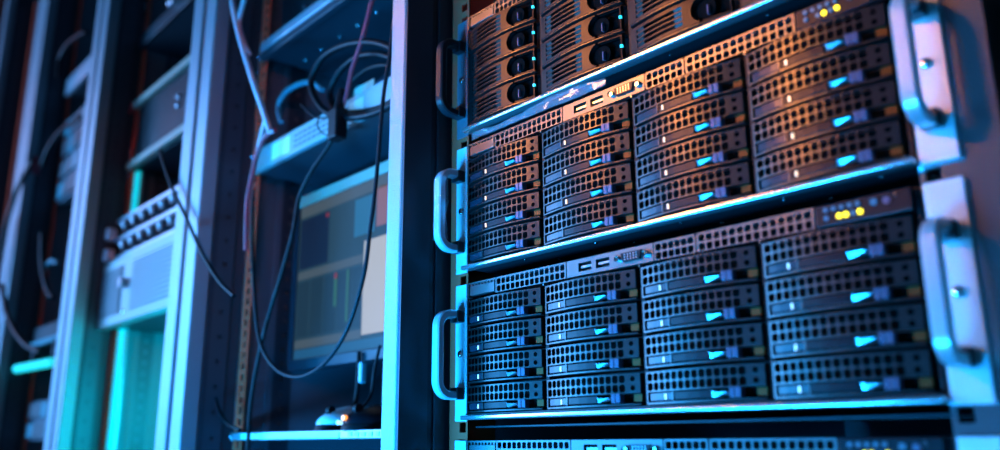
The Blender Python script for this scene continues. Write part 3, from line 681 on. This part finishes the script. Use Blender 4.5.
for (u, v, lab) in ((96, 293, 'rosy screw head on the cyan rack rail beside the fan unit'), (93, 310, 'lower blue-lit screw head on the cyan rack rail beside the fan unit'), (133, 20, 'upper screw head on the cyan rack rail near the top of the photo'), (131, 37, 'second screw head on the cyan rack rail near the top of the photo'), (109, 167, 'screw head on the cyan rack rail just below the red connectors'), (124, 178, 'screw head below the lower left corner of the ribbed server')):
    p = at(u, v, 0.019); p.x = min(max(p.x, -1.156), -1.136)
    tag(obj('rail_screw', shape_screw(0.0052), 'screw_metal', None, p, True), lab, 'screw', 'rail screws')
for (u0, v0, u1, v1, lab) in ((113, 84, 108, 112, 'left one of two small red connectors hanging in the cyan rack'), (132, 90, 130, 114, 'right one of two small red connectors hanging in the cyan rack')):
    q = at(u1, v1, 0.0135); t_ = at(u0, v0, 0.0135)
    b = new_bm(); cyl(b, (0, 0, 0), t_-q, 0.0075, 12); tag(obj('red_connector', b, 'cable_red', None, q, True), lab, 'connector', 'red connectors')

# ------------------------------------------------------------------ rack D contents
ds = thing('rack_shelf', 'rack shelf with bright edge in the rack beyond the cyan one', 'shelf', (-1.51, 0.25, at(70, 92, 0.02).z-0.012))
obj('shelf_plate', bx(-0.222, 0.226, -0.228, 0.25, 0.0, 0.006), 'shelf_dark', ds)
obj('front_lip', bx(-0.228, 0.235, -0.240, -0.2285, 0.0, 0.045, 0.002), 'shelf_metal', ds)
def d_device(name, lab, v0, v1, cat, rows):
    zt, zb = at(70, v0, 0.01).z, at(70, v1, 0.01).z
    d = thing(name, lab, cat, (-1.51, 0.25, zb)); h = zt-zb
    obj('body', bx(-0.222, 0.226, -0.2245, 0.25, 0, h, 0.002), 'device_teal_lit', d)
    for r_ in range(rows):
        for k in range(8): obj('module', bx(-0.21+k*0.054, -0.163+k*0.054, -0.232, -0.2247, h*(r_+0.15)/rows, h*(r_+0.85)/rows, 0.001), 'grille_dark' if (r_+k) % 3 else 'cable_teal', d)
    return d
d_device('rack_server', 'teal-lit server with rows of small modules below the bright-edged shelf', 112, 190, 'server', 4)
d_device('rack_server', 'teal-lit server with two rows of modules below the glowing cyan rod', 395, 440, 'server', 2)
bx_ = thing('rack_box', 'dark box in the far rack just above the glowing cyan rod', 'box', (-1.51, 0.25, at(45, 345, 0.01).z))
obj('body', bx(-0.222, 0.226, -0.24, 0.25, 0, 0.05, 0.002), 'device_dark', bx_); obj('front_lip', bx(-0.225, 0.23, -0.25, -0.2402, 0.0, 0.012, 0.001), 'cable_teal', bx_)
q0, q1 = at(17, 369, -0.02), at(54, 362, -0.02)
lr = thing('light_rod', 'short glowing cyan light rod at the lower left', 'light', q0)
obj('rod', tube(new_bm(), [q0-q0, (q1-q0)*0.5, q1-q0], 0.010, 14), 'stub_cyan', lr, smooth=True)
for t_ in (0.25, 0.8):
    m_ = (q1-q0)*t_; zt = bx_.location.z-q0.z
    obj('bracket', bx(m_.x-0.005, m_.x+0.005, 0.0105, 0.0300, m_.z-0.006, zt, 0.001), 'black_steel', lr)
cable('far_cable', P(-0.02, (42, 166), (48, 149), (60, 132), (70, 124), (80, 117)), 0.006, 'cable_black', 'black cable rising across the rack beyond the cyan one')
cable('far_cable', P(-0.02, (58, 78), (60, 58), (68, 44), (78, 36), (86, 32)), 0.006, 'cable_black', 'black cable arch near the top of the rack beyond the cyan one')
cable('post_cable', P(-0.075, (-6, 300), (2, 250), (8, 218), (18, 188), (33, 160)), 0.0062, 'cable_black', 'black cable hanging in front of the leftmost grey post')
cable('post_cable', P(-0.075, (2, 285), (6, 310), (14, 330), (26, 345), (40, 352)), 0.0062, 'cable_black', 'black cable sagging low at the left edge above the cyan rod')
cable('far_cable', P(-0.02, (42, 234), (42, 262), (45, 282), (49, 293), (53, 297)), 0.006, 'cable_grey', 'grey cable curling beside the post above the cyan rod')
cable('far_cable', P(-0.01, (57, 264), (54, 261), (50, 262), (46, 268)), 0.005, 'cable_teal', 'short teal cable curl beside the post above the cyan rod')
cl = obj('cable_clip', bx(-0.012, 0.012, -0.012, 0.012, 0, 0.05, 0.003), 'cable_red', None, at(34, 175, -0.03)); tag(cl, 'red cable clip on the far rack beside the black cable', 'clip')
